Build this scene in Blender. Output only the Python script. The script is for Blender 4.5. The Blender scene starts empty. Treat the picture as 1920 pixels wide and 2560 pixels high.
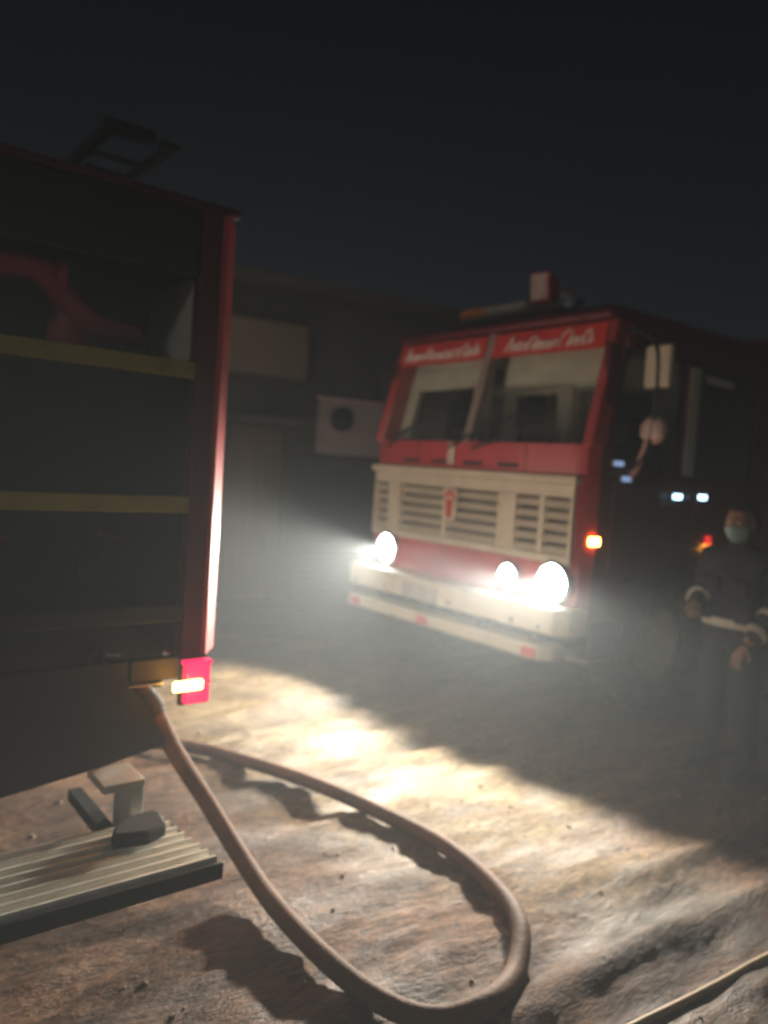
import bpy, bmesh, math, random
import numpy as np
from mathutils import Vector, Matrix
random.seed(7)
S = bpy.context.scene
COL = S.collection
R = math.radians

# ------------------------------------------------------------------ camera, sky, sun, exposure
CAM_H, PITCH, ROLL = 1.666, R(3.232), R(3.862)
fwd = Vector((0, math.cos(PITCH), -math.sin(PITCH)))
rgt = Vector((1, 0, 0)); upv = rgt.cross(fwd)
r2 = rgt * math.cos(ROLL) + upv * math.sin(ROLL)
u2 = -rgt * math.sin(ROLL) + upv * math.cos(ROLL)
cd = bpy.data.cameras.new('camera'); cam = bpy.data.objects.new('camera', cd); COL.objects.link(cam)
m = Matrix((r2, u2, -fwd)).transposed().to_4x4(); m.translation = (0, 0, CAM_H)
cam.matrix_world = m
cd.sensor_fit = 'VERTICAL'; cd.sensor_height = 36; cd.sensor_width = 27
cd.lens = 1932.2 / 2560 * 36
cd.clip_start = .05; cd.clip_end = 400
cd.dof.use_dof = True; cd.dof.focus_distance = 1.65; cd.dof.aperture_fstop = 1.6
S.camera = cam

SUN_AZ_T1 = .5            # how far the fill turns toward the left engine's open rear
bvec = Vector((math.sin(R(51.82)), math.cos(R(51.82)), 0)); yvec = Vector((-bvec.y, bvec.x, 0))
hd = (bvec + yvec * SUN_AZ_T1).normalized(); EL = R(20)
sd = Vector((hd.x * math.cos(EL), hd.y * math.cos(EL), -math.sin(EL)))
w = bpy.data.worlds.new('World'); S.world = w; w.use_nodes = True
nt = w.node_tree; bg = nt.nodes['Background']
sky = nt.nodes.new('ShaderNodeTexSky'); sky.sky_type = 'NISHITA'; sky.sun_disc = False
sky.sun_elevation = EL; sky.sun_rotation = math.atan2(-hd.x, -hd.y)
nt.links.new(sky.outputs[0], bg.inputs[0]); bg.inputs[1].default_value = .0009
sl = bpy.data.lights.new('sun', 'SUN'); sl.energy = .07; sl.angle = R(9); sl.color = (1, .93, .82)
so = bpy.data.objects.new('sun', sl); COL.objects.link(so)
so.rotation_euler = sd.to_track_quat('-Z', 'Y').to_euler()
vs = S.view_settings; vs.view_transform = 'Standard'; vs.look = 'None'; vs.exposure = 0.85; vs.gamma = 1
vs.use_curve_mapping = False
S.render.engine = 'CYCLES'
S.cycles.use_denoising = True; S.cycles.use_adaptive_sampling = True; S.cycles.adaptive_threshold = .02
S.cycles.max_bounces = 5; S.cycles.transparent_max_bounces = 12
S.cycles.volume_bounces = 0; S.cycles.sample_clamp_indirect = 4
S.cycles.caustics_reflective = False; S.cycles.caustics_refractive = False

# ------------------------------------------------------------------ materials
def mat(name, col, rough=.5, metal=0., var=.15, scale=6., bump=0., dirt=None, dirt_amt=.4, coat=0., stretch=(1, 1, 1), spec=.5):
    ma = bpy.data.materials.new(name); ma.use_nodes = True
    t = ma.node_tree; b = t.nodes['Principled BSDF']
    tc = t.nodes.new('ShaderNodeTexCoord'); mp = t.nodes.new('ShaderNodeMapping'); mp.inputs['Scale'].default_value = stretch
    t.links.new(tc.outputs['Object'], mp.inputs[0])
    n1 = t.nodes.new('ShaderNodeTexNoise'); n1.inputs['Scale'].default_value = scale; n1.inputs['Detail'].default_value = 6
    n1.inputs['Roughness'].default_value = .65
    t.links.new(mp.outputs[0], n1.inputs[0])
    cr = t.nodes.new('ShaderNodeValToRGB')
    cr.color_ramp.elements[0].position = .3; cr.color_ramp.elements[1].position = .72
    cr.color_ramp.elements[0].color = tuple(c * (1 - var) for c in col) + (1,)
    cr.color_ramp.elements[1].color = tuple(min(1, c * (1 + var)) for c in col) + (1,)
    t.links.new(n1.outputs[0], cr.inputs[0])
    out = cr.outputs[0]
    if dirt:
        n2 = t.nodes.new('ShaderNodeTexNoise'); n2.inputs['Scale'].default_value = scale * .6; n2.inputs['Detail'].default_value = 9
        n2.inputs['Roughness'].default_value = .75
        t.links.new(mp.outputs[0], n2.inputs[0])
        r3 = t.nodes.new('ShaderNodeValToRGB'); r3.color_ramp.elements[0].position = .62 - dirt_amt * .3; r3.color_ramp.elements[1].position = .8
        r3.color_ramp.elements[1].color = (min(1, dirt_amt * 1.6),) * 3 + (1,)
        t.links.new(n2.outputs[0], r3.inputs[0])
        mx = t.nodes.new('ShaderNodeMixRGB'); mx.inputs[2].default_value = tuple(dirt) + (1,)
        t.links.new(r3.outputs[0], mx.inputs[0]); t.links.new(out, mx.inputs[1]); out = mx.outputs[0]
    t.links.new(out, b.inputs['Base Color'])
    mr = t.nodes.new('ShaderNodeMapRange'); mr.inputs[3].default_value = max(.03, rough - .12); mr.inputs[4].default_value = min(1, rough + .15)
    t.links.new(n1.outputs[0], mr.inputs[0]); t.links.new(mr.outputs[0], b.inputs['Roughness'])
    b.inputs['Metallic'].default_value = metal; b.inputs['Coat Weight'].default_value = coat
    b.inputs['Specular IOR Level'].default_value = spec
    if bump:
        bp = t.nodes.new('ShaderNodeBump'); bp.inputs['Strength'].default_value = bump; bp.inputs['Distance'].default_value = .01
        n3 = t.nodes.new('ShaderNodeTexNoise'); n3.inputs['Scale'].default_value = scale * 8; n3.inputs['Detail'].default_value = 4
        t.links.new(mp.outputs[0], n3.inputs[0]); t.links.new(n3.outputs[0], bp.inputs['Height']); t.links.new(bp.outputs[0], b.inputs['Normal'])
    return ma

def glow(name, col, strength, base=None):
    ma = bpy.data.materials.new(name); ma.use_nodes = True
    b = ma.node_tree.nodes['Principled BSDF']
    t = ma.node_tree
    n = t.nodes.new('ShaderNodeTexNoise'); n.inputs['Scale'].default_value = 30
    mr = t.nodes.new('ShaderNodeMapRange'); mr.inputs[3].default_value = strength * .75; mr.inputs[4].default_value = strength * 1.25
    tc = t.nodes.new('ShaderNodeTexCoord'); t.links.new(tc.outputs['Object'], n.inputs[0])
    t.links.new(n.outputs[0], mr.inputs[0]); t.links.new(mr.outputs[0], b.inputs['Emission Strength'])
    b.inputs['Base Color'].default_value = tuple(base or col) + (1,)
    b.inputs['Emission Color'].default_value = tuple(col) + (1,)
    b.inputs['Roughness'].default_value = .2
    return ma

def glass(name, tint=(.82, .86, .84), rough=.03):
    ma = bpy.data.materials.new(name); ma.use_nodes = True
    t = ma.node_tree; t.nodes.clear()
    o = t.nodes.new('ShaderNodeOutputMaterial'); mx = t.nodes.new('ShaderNodeMixShader')
    tr = t.nodes.new('ShaderNodeBsdfTransparent'); gl = t.nodes.new('ShaderNodeBsdfGlossy'); lw = t.nodes.new('ShaderNodeLayerWeight'); lw.inputs[0].default_value = .5; pw = t.nodes.new('ShaderNodeMath'); pw.operation = 'POWER'; pw.inputs[1].default_value = 4; fr = t.nodes.new('ShaderNodeMapRange'); fr.inputs[3].default_value = .03; fr.inputs[4].default_value = .7
    n = t.nodes.new('ShaderNodeTexNoise'); n.inputs['Scale'].default_value = 5; n.inputs['Detail'].default_value = 6
    df = t.nodes.new('ShaderNodeBsdfDiffuse'); df.inputs[0].default_value = (.45, .42, .36, 1)
    mr = t.nodes.new('ShaderNodeMapRange'); mr.inputs[1].default_value = .4; mr.inputs[2].default_value = .8; mr.inputs[3].default_value = .01; mr.inputs[4].default_value = .1
    m2 = t.nodes.new('ShaderNodeMixShader')
    t.links.new(n.outputs[0], mr.inputs[0]); t.links.new(mr.outputs[0], m2.inputs[0])
    tr.inputs[0].default_value = tuple(tint) + (1,); gl.inputs['Roughness'].default_value = rough; t.links.new(lw.outputs['Facing'], pw.inputs[0]); t.links.new(pw.outputs[0], fr.inputs[0])
    t.links.new(fr.outputs[0], mx.inputs[0]); t.links.new(tr.outputs[0], mx.inputs[1]); t.links.new(gl.outputs[0], mx.inputs[2])
    t.links.new(mx.outputs[0], m2.inputs[1]); t.links.new(df.outputs[0], m2.inputs[2]); t.links.new(m2.outputs[0], o.inputs[0])
    return ma

DUST = (.27, .2, .13)
M = dict(
    red=mat('red_paint', (.50, .05, .055), .32, var=.12, scale=4, dirt=DUST, dirt_amt=.22, coat=.4),
    visor=mat('visor_red', (.66, .06, .05), .45, var=.1, scale=5),
    darkred=mat('shaded_red', (.13, .014, .02), .42, var=.2, scale=4, dirt=(.09, .07, .05), dirt_amt=.3),  # red darkened to carry the shade of unlit rear frame and cab sides
    cream=mat('cream_paint', (.62, .54, .40), .42, var=.08, scale=5, dirt=DUST, dirt_amt=.35, bump=.03),
    creamin=mat('cream_lining', (.74, .70, .58), .7, var=.12, scale=5, dirt=(.3, .24, .16), dirt_amt=.25),
    white=mat('white_letters', (.8, .74, .66), .55, var=.08, scale=9),
    black=mat('black_rubber', (.018, .018, .019), .7, var=.35, scale=9, dirt=(.1, .075, .05), dirt_amt=.2, bump=.1),
    blackin=mat('black_interior', (.03, .03, .032), .75, var=.3, scale=7),
    steel=mat('worn_steel', (.36, .36, .36), .4, metal=.8, var=.2, scale=11, dirt=DUST, dirt_amt=.3),
    silver=mat('bounce_silver', (.88, .86, .84), .5, var=.08, scale=5, dirt=DUST, dirt_amt=.2),
    chrome=mat('chrome', (.75, .77, .8), .12, metal=1, var=.05, scale=8),
    alu=mat('ribbed_aluminium', (.86, .83, .74), .45, metal=0., var=.18, scale=14, dirt=(.3, .22, .13), dirt_amt=.25, stretch=(1, 6, 1)),
    yellow=mat('yellow_paint', (.40, .34, .04), .5, var=.2, scale=6, dirt=(.14, .1, .05), dirt_amt=.4),
    redpipe=mat('red_pipe_paint', (.42, .04, .04), .45, var=.2, scale=8, dirt=(.14, .08, .05), dirt_amt=.3),
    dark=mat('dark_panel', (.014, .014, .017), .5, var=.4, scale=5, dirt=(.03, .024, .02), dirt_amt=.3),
    tyre=mat('muddy_tyre', (.03, .029, .028), .85, var=.3, scale=9, dirt=(.24, .17, .11), dirt_amt=.55, bump=.2),
    rim=mat('rim_paint', (.4, .36, .28), .5, var=.2, scale=8, dirt=DUST, dirt_amt=.5),
    hose=mat('orange_hose', (.19, .09, .05), .7, var=.35, scale=7, dirt=(.075, .055, .042), dirt_amt=.9, bump=.3, spec=.25),
    rope=mat('pale_hose', (.5, .36, .22), .6, var=.25, scale=9, dirt=(.2, .13, .08), dirt_amt=.35),
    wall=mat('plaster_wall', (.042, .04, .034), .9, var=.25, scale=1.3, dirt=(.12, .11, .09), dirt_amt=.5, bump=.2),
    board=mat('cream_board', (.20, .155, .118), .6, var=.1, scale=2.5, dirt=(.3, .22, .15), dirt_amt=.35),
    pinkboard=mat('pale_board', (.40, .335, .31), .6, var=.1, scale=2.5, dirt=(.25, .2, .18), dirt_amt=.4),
    shutter=mat('grey_shutter', (.085, .095, .085), .55, metal=.2, var=.2, scale=3, dirt=(.15, .13, .09), dirt_amt=.45),
    wood=mat('brown_door', (.12, .08, .045), .7, var=.3, scale=5, stretch=(3, 3, .4), bump=.2),
    stone=mat('plinth_stone', (.08, .07, .058), .9, var=.3, scale=5, bump=.4),
    cloth=mat('dark_navy_cloth', (.022, .024, .036), .9, var=.3, scale=16, bump=.2),
    trouser=mat('dark_trousers', (.018, .019, .026), .9, var=.3, scale=14, bump=.2),
    skin=mat('skin', (.34, .18, .11), .55, var=.12, scale=12),
    hair=mat('black_hair', (.012, .011, .01), .6, var=.4, scale=40, bump=.4),
    mask=mat('teal_mask', (.30, .48, .47), .8, var=.1, scale=20),
    band=mat('pale_reflective_band', (.62, .58, .48), .4, var=.15, scale=20),
    shoe=mat('black_shoe', (.02, .018, .017), .55, var=.3, scale=20),
    glass=glass('windscreen_glass', (.95, .97, .95)),
    sideglass=glass('side_glass', (.55, .58, .58), .05),
    lens=glow('headlight_glow', (1, .97, .93), 24),
    amber=glow('amber_lamp', (1, .42, .04), 9, (.8, .3, .03)),
    amberhot=glow('amber_lamp_hot', (1, .5, .08), 16, (.8, .3, .03)),
    taillens=glow('red_tail_lens', (1, .025, .13), .75, (.75, .02, .08)),
    redlamp=glow('red_marker', (1, .03, .03), .6, (.6, .03, .03)),
    bluedim=glow('dim_blue_glint', (.4, .6, 1), .35, (.4, .5, .6)),
    blue=glow('blue_white_lamp', (.42, .72, 1), 5),
    amberoff=mat('amber_plastic', (.62, .2, .04), .35, var=.1, scale=8),
    clearoff=mat('grey_lens', (.42, .38, .34), .25, var=.1, scale=8),
    pinklens=mat('pale_lamp_glass', (.55, .4, .36), .25, var=.1, scale=10),
    reflector=mat('red_reflector', (.6, .07, .05), .3, var=.1, scale=10),
)

# ------------------------------------------------------------------ mesh helpers
class MB:
    def __init__(s): s.v = []; s.f = []
    def add(s, vs_, fs):
        o = len(s.v); s.v += [tuple(p) for p in vs_]; s.f += [tuple(i + o for i in f) for f in fs]; return s
    def box(s, a, b):
        x0, y0, z0 = (min(p, q) for p, q in zip(a, b)); x1, y1, z1 = (max(p, q) for p, q in zip(a, b))
        return s.add([(x0, y0, z0), (x1, y0, z0), (x1, y1, z0), (x0, y1, z0), (x0, y0, z1), (x1, y0, z1), (x1, y1, z1), (x0, y1, z1)],
                     [(0, 3, 2, 1), (4, 5, 6, 7), (0, 1, 5, 4), (1, 2, 6, 5), (2, 3, 7, 6), (3, 0, 4, 7)])
    def hexa(s, lo, hi):      # two quads, bottom and top
        return s.add(list(lo) + list(hi), [(0, 3, 2, 1), (4, 5, 6, 7), (0, 1, 5, 4), (1, 2, 6, 5), (2, 3, 7, 6), (3, 0, 4, 7)])
    def prism(s, poly, axis, a, b):
        def P(p, t): return {'x': (t, p[0], p[1]), 'y': (p[0], t, p[1]), 'z': (p[0], p[1], t)}[axis]
        n = len(poly)
        return s.add([P(p, a) for p in poly] + [P(p, b) for p in poly],
                     [tuple(range(n))[::-1], tuple(range(n, 2 * n))] + [(i, (i + 1) % n, n + (i + 1) % n, n + i) for i in range(n)])
    def tube(s, pts, r, seg=10, caps=True, flat=1.):
        pts = [Vector(p) for p in pts]; n = len(pts); rr = r if isinstance(r, (list, tuple)) else [r] * n
        t0 = (pts[1] - pts[0]).normalized(); a = Vector((0, 0, 1)) if abs(t0.z) < .9 else Vector((1, 0, 0))
        nn = (a - t0 * a.dot(t0)).normalized(); vs_ = []
        for i in range(n):
            t = ((pts[min(i + 1, n - 1)] - pts[max(i - 1, 0)])).normalized()
            nn = (nn - t * nn.dot(t)).normalized(); bb = t.cross(nn)
            for k in range(seg):
                q = 2 * math.pi * k / seg
                vs_.append(pts[i] + (nn * math.cos(q) * flat + bb * math.sin(q)) * rr[i])
        fs = [(i * seg + k, i * seg + (k + 1) % seg, (i + 1) * seg + (k + 1) % seg, (i + 1) * seg + k) for i in range(n - 1) for k in range(seg)]
        if caps: fs += [tuple(range(seg))[::-1], tuple(range((n - 1) * seg, n * seg))]
        return s.add(vs_, fs)
    def cyl(s, a, b, r, seg=20, r1=None): return s.tube([a, b], [r, r if r1 is None else r1], seg)
    def lathe(s, prof, origin, axis, seg=24):   # prof: (radius, along)
        ax = Vector(axis).normalized(); a = Vector((0, 0, 1)) if abs(ax.z) < .9 else Vector((1, 0, 0))
        n1 = (a - ax * a.dot(ax)).normalized(); n2 = ax.cross(n1); o = Vector(origin); vs_ = []
        for (r, h) in prof:
            for k in range(seg):
                q = 2 * math.pi * k / seg; vs_.append(o + ax * h + (n1 * math.cos(q) + n2 * math.sin(q)) * r)
        n = len(prof)
        fs = [(i * seg + k, i * seg + (k + 1) % seg, (i + 1) * seg + (k + 1) % seg, (i + 1) * seg + k) for i in range(n - 1) for k in range(seg)]
        if prof[0][0] > 0: fs.append(tuple(range(seg))[::-1])
        if prof[-1][0] > 0: fs.append(tuple(range((n - 1) * seg, n * seg)))
        return s.add(vs_, fs)
    def build(s, name, material, parent=None, smooth=False, bevel=0., seg=2):
        me = bpy.data.meshes.new(name); me.from_pydata(s.v, [], s.f); me.update()
        bm = bmesh.new(); bm.from_mesh(me); bmesh.ops.recalc_face_normals(bm, faces=bm.faces); bm.to_mesh(me); bm.free()
        me.materials.append(M[material] if isinstance(material, str) else material)
        o = bpy.data.objects.new(name, me); COL.objects.link(o)
        if parent: o.parent = parent
        if bevel:
            bv = o.modifiers.new('bevel', 'BEVEL'); bv.width = bevel; bv.segments = seg; bv.limit_method = 'ANGLE'; bv.angle_limit = R(35)
        if smooth:
            for p in me.polygons: p.use_smooth = True
            me.set_sharp_from_angle(angle=R(42))
        return o
def B(a, b): return MB().box(a, b)
def tag(o, label=None, cat=None, group=None, kind=None):
    for k, v_ in (('label', label), ('category', cat), ('group', group), ('kind', kind)):
        if v_: o[k] = v_
    return o
def empty(name, loc, rz=0):
    o = bpy.data.objects.new(name, None); COL.objects.link(o); o.location = loc; o.rotation_euler = (0, 0, rz); o.empty_display_size = .3
    return o
def spline(pts, n=12):
    P = [Vector(p) for p in pts]; P = [P[0] * 2 - P[1]] + P + [P[-1] * 2 - P[-2]]; out = []
    for i in range(1, len(P) - 2):
        for k in range(n):
            t = k / n; a, b_, c, d = P[i - 1:i + 3]
            out.append(.5 * ((2 * b_) + (c - a) * t + (2 * a - 5 * b_ + 4 * c - d) * t * t + (3 * b_ - a - 3 * c + d) * t ** 3))
    out.append(P[-2]); return out

T1O, T1A = Vector((-.611, 3.05, 0)), R(38.2)      # open rear of the engine on the left
T2O, T2A = Vector((.583, 5.941, 0)), R(-51.82)    # nose of the engine facing us
def t1w(x, y, z): return (T1O.x + x * math.cos(T1A) - y * math.sin(T1A), T1O.y + x * math.sin(T1A) + y * math.cos(T1A), z)
def t2w(x, y, z): return (T2O.x + x * math.cos(T2A) - y * math.sin(T2A), T2O.y + x * math.sin(T2A) + y * math.cos(T2A), z)

# ------------------------------------------------------------------ ground
_TAB = {}
def vnoise(x, y, seed):
    if seed not in _TAB: _TAB[seed] = np.random.RandomState(seed).rand(256, 256)
    tab = _TAB[seed]
    xi = np.floor(x).astype(int); yi = np.floor(y).astype(int); fx = x - xi; fy = y - yi
    fx = fx * fx * (3 - 2 * fx); fy = fy * fy * (3 - 2 * fy)
    g = lambda a, b_: tab[a % 256, b_ % 256]
    return (g(xi, yi) * (1 - fx) + g(xi + 1, yi) * fx) * (1 - fy) + (g(xi, yi + 1) * (1 - fx) + g(xi + 1, yi + 1) * fx) * fy - .5
def ground_z(X, Y):
    c, s = math.cos(T1A), math.sin(T1A)
    a = X * c + Y * s; d = -X * s + Y * c                # along / across the tyre tracks
    z = .05 * vnoise(X * .5, Y * .5, 1) + .020 * vnoise(a * 2.2, d * 5, 2) + .016 * vnoise(a * 4.5, d * 14, 3) + .010 * vnoise(a * 6, d * 24, 4) + .005 * vnoise(a * 14, d * 55, 5)
    for off, ph in ((.1, 0), (.42, 1), (1.95, 2), (2.3, 3), (3.1, 5), (-.75, 4)):
        wob = .16 * vnoise(a * .5 + 9 * ph, a * 0 + ph, 6)
        z = z - .02 * np.exp(-((d - off - 1.2 - wob) / .10) ** 2) + .014 * np.exp(-((np.abs(d - off - 1.2 - wob) - .18) / .06) ** 2)
    near = np.exp(-(np.maximum(0, np.hypot(X, Y - 4) - 7) / 8) ** 2)
    return z * (.25 + .75 * near) - .005
def axis_pts(lo, hi, step, far):
    mid = list(np.arange(lo, hi, step)); a = []; x, st = lo, step
    while x > -far: st *= 1.22; x -= st; a.append(max(x, -far))
    b_ = []; x, st = mid[-1], step
    while x < far: st *= 1.22; x += st; b_.append(min(x, far))
    return np.array(a[::-1] + mid + b_)
gx = axis_pts(-3.2, 4.2, .028, 60); gy = axis_pts(1.3, 8.6, .03, 60)
XX, YY = np.meshgrid(gx, gy, indexing='ij'); ZZ = ground_z(XX, YY)
nx, ny = XX.shape
ids = np.arange(nx * ny).reshape(nx, ny)
quads = np.stack([ids[:-1, :-1], ids[1:, :-1], ids[1:, 1:], ids[:-1, 1:]], -1).reshape(-1, 4)
me = bpy.data.meshes.new('ground'); me.from_pydata(np.stack([XX, YY, ZZ], -1).reshape(-1, 3).tolist(), [], quads.tolist())
for p in me.polygons: p.use_smooth = True
ground = bpy.data.objects.new('ground', me); COL.objects.link(ground); tag(ground, kind='structure')
gm = bpy.data.materials.new('wet_mud'); gm.use_nodes = True; t = gm.node_tree; b = t.nodes['Principled BSDF']
tc = t.nodes.new('ShaderNodeTexCoord')
mp = t.nodes.new('ShaderNodeMapping'); mp.vector_type = 'TEXTURE'; mp.inputs['Rotation'].default_value = (0, 0, T1A); mp.inputs['Scale'].default_value = (2.6, 1, 1)
t.links.new(tc.outputs['Object'], mp.inputs[0])
def noise(scale, detail, src, rough=.65):
    n = t.nodes.new('ShaderNodeTexNoise'); n.inputs['Scale'].default_value = scale; n.inputs['Detail'].default_value = detail; n.inputs['Roughness'].default_value = rough
    t.links.new(src, n.inputs[0]); return n.outputs[0]
def ramp(src, stops):
    c = t.nodes.new('ShaderNodeValToRGB'); e = c.color_ramp.elements
    while len(e) < len(stops): e.new(.5)
    for q, (p, k) in zip(e, stops): q.position = p; q.color = tuple(k) + (1,)
    t.links.new(src, c.inputs[0]); return c.outputs[0]
def mixc(f, a, c):
    n = t.nodes.new('ShaderNodeMixRGB'); t.links.new(f, n.inputs[0]); t.links.new(a, n.inputs[1]); t.links.new(c, n.inputs[2]); return n.outputs[0]
big = noise(.75, 4, tc.outputs['Object'], .55); streak = noise(5, 8, mp.outputs[0], .75); fine = noise(42, 5, mp.outputs[0], .7)
pool_tan = ramp(streak, [(.30, (.065, .038, .018)), (.48, (.17, .112, .052)), (.70, (.30, .225, .115))])
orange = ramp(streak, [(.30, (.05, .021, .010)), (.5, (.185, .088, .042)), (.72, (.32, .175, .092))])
sx = t.nodes.new('ShaderNodeVectorMath'); sx.operation = 'SUBTRACT'; sx.inputs[1].default_value = (-.15, 4.75, 0)   # headlight pool in front of the nose, painted into the ground colour
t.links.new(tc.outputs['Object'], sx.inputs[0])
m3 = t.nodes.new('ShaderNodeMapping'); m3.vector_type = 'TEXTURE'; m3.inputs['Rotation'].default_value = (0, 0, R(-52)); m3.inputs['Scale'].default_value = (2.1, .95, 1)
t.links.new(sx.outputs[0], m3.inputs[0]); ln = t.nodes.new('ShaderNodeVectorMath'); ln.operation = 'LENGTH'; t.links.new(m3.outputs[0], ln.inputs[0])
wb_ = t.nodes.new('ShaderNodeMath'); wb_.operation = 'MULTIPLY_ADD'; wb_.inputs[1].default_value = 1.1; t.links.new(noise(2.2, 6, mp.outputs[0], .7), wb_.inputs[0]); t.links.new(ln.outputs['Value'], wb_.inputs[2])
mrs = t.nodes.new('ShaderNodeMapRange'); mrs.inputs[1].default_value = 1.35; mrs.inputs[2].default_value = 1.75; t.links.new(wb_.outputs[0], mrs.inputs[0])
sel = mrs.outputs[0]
colr = mixc(sel, pool_tan, orange)
dk = ramp(noise(1.1, 5, mp.outputs[0], .6), [(.33, (1, 1, 1)), (.5, (0, 0, 0))])
darkc = t.nodes.new('ShaderNodeRGB'); darkc.outputs[0].default_value = (.05, .032, .022, 1)
colr = mixc(dk, colr, darkc.outputs[0])
spk = ramp(fine, [(.34, (.35, .35, .35)), (.66, (1.4, 1.4, 1.4))])
mu = t.nodes.new('ShaderNodeMixRGB'); mu.blend_type = 'MULTIPLY'; mu.inputs[0].default_value = 1
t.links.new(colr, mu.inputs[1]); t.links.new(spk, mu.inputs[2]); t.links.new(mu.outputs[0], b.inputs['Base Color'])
rg = ramp(noise(1.6, 6, mp.outputs[0], .7), [(.34, (.36, .36, .36)), (.58, (.85, .85, .85))])
t.links.new(rg, b.inputs['Roughness'])
bp = t.nodes.new('ShaderNodeBump'); bp.inputs['Strength'].default_value = .8; bp.inputs['Distance'].default_value = .02
ad = t.nodes.new('ShaderNodeMath'); ad.operation = 'MULTIPLY_ADD'; ad.inputs[1].default_value = .8
t.links.new(fine, ad.inputs[0]); t.links.new(streak, ad.inputs[2]); t.links.new(ad.outputs[0], bp.inputs['Height']); t.links.new(bp.outputs[0], b.inputs['Normal'])
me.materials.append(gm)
def gz(x, y): return float(ground_z(np.array([x]), np.array([y]))[0])

# loose grit: nobody could count it
g = MB(); rs = random.Random(3)
for i in range(320):
    x = rs.uniform(-1.6, 3.0); y = 1.9 + 5.0 * rs.random() ** 1.6; r = rs.choice((.003, .004, .005, .006, .008, .012)) * rs.uniform(.7, 1.3)
    z = gz(x, y) + r * .3; an = rs.uniform(0, 6.28); e = rs.uniform(.6, 1.5)
    pts = [(math.cos(an + k * 2.094) * r * e, math.sin(an + k * 2.094) * r, -r * .4) for k in range(3)] + [(math.cos(an + 1 + k * 2.094) * r * .6, math.sin(an + 1 + k * 2.094) * r * .6 * e, r * .55) for k in range(3)]
    g.add([(x + p[0], y + p[1], z + p[2]) for p in pts], [(0, 2, 1), (3, 4, 5), (0, 1, 3), (1, 4, 3), (1, 2, 4), (2, 5, 4), (2, 0, 5), (0, 3, 5)])
tag(g.build('gravel', mat('grit', (.34, .26, .17), .75, var=.5, scale=25)), 'scattered loose grit and small stones on the muddy ground', 'gravel', kind='stuff')

# ------------------------------------------------------------------ building behind
bd = empty('shop_building', (-1.3, 8.25, 0), R(30)); tag(bd, 'dim plastered shop building with grey roller shutter beyond the two trucks', 'building')
wl = MB()
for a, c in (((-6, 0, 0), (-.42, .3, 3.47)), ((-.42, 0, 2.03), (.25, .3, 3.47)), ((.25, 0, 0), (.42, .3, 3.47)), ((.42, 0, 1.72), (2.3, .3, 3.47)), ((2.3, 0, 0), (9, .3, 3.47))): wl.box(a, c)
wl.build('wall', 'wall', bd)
B((-6.1, -.28, 3.473), (9.1, .34, 3.58)).build('roof_slab', 'stone', bd, bevel=.02)
B((-6, -.32, -.06), (9, -.003, .13)).build('plinth', 'stone', bd, bevel=.02)
B((-.45, -.5, 2.05), (.3, -.003, 2.10)).build('door_canopy', 'stone', bd, bevel=.01)
B((-.42, .16, 0), (.25, .2, 2.03)).build('door_backing', 'blackin', bd)
for k in range(6):
    B((-.415 + k * .11, .12 + .006 * (k % 2), .14), (-.415 + k * .11 + .106, .157, 2.02)).build('plank', 'wood', bd, bevel=.006)
B((.42, .2, 0), (2.3, .24, 1.72)).build('shutter_backing', 'blackin', bd)
for k in range(22):
    z = .132 + k * .072
    MB().prism([(.12, z), (.10, z + .022), (.10, z + .05), (.12, z + .069), (.14, z + .069), (.14, z)], 'x', .425, 2.295).build('shutter_slat', 'shutter', bd)
B((.40, .06, 1.63), (2.32, .2, 1.75)).build('shutter_box', 'shutter', bd, bevel=.01)
sb = empty('sign_board', (-1.3, 8.25, 0), R(30)); tag(sb, 'blank cream board high on the wall right of the red corner post', 'board')
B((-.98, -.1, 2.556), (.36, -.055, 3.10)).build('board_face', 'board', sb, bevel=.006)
for a, c in (((-1.0, -.115, 2.53), (.38, -.04, 2.554)), ((-1.0, -.115, 3.102), (.38, -.04, 3.126)), ((-1.02, -.115, 2.53), (-.982, -.04, 3.126)), ((.362, -.115, 2.555), (.385, -.04, 3.101))):
    B(a, c).build('frame', 'wood', sb)
for x in (-.8, .2): B((x, -.04, 2.7), (x + .04, 0, 2.95)).build('bracket', 'steel', sb)
pb = empty('fascia_board', (-1.3, 8.25, 0), R(30)); tag(pb, 'pale pinkish fascia board beside the cab, with a round black opening', 'board')
fb = MB(); cx, cz, rr = .80, 2.17, .115       # board with a round hole
X0, X1, Z0, Z1 = .55, 2.2, 1.78, 2.36
N = 32; ring = [(cx + rr * math.cos(2 * math.pi * k / N), cz + rr * math.sin(2 * math.pi * k / N)) for k in range(N)]
def edge(q):
    dx, dz = math.cos(q), math.sin(q); lim = []
    if dx > 1e-6: lim.append((1.05 - cx) / dx)
    if dx < -1e-6: lim.append((X0 - cx) / dx)
    if dz > 1e-6: lim.append((Z1 - cz) / dz)
    if dz < -1e-6: lim.append((Z0 - cz) / dz)
    t_ = min(lim); return (cx + dx * t_, cz + dz * t_)
outer = [edge(2 * math.pi * k / N) for k in range(N)]
vs_ = [(p[0], -.14, p[1]) for p in ring] + [(p[0], -.14, p[1]) for p in outer] + [(p[0], -.05, p[1]) for p in ring] + [(p[0], -.05, p[1]) for p in outer]
fs = []
for k in range(N):
    j = (k + 1) % N; fs += [(k, j, N + j, N + k), (2 * N + k, 3 * N + k, 3 * N + j, 2 * N + j), (k, 2 * N + k, 2 * N + j, j), (N + k, N + j, 3 * N + j, 3 * N + k)]
fb.add(vs_, fs); fb.box((1.051, -.14, Z0), (X1, -.05, Z1)); fb.build('board_face', 'pinkboard', pb)
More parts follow.
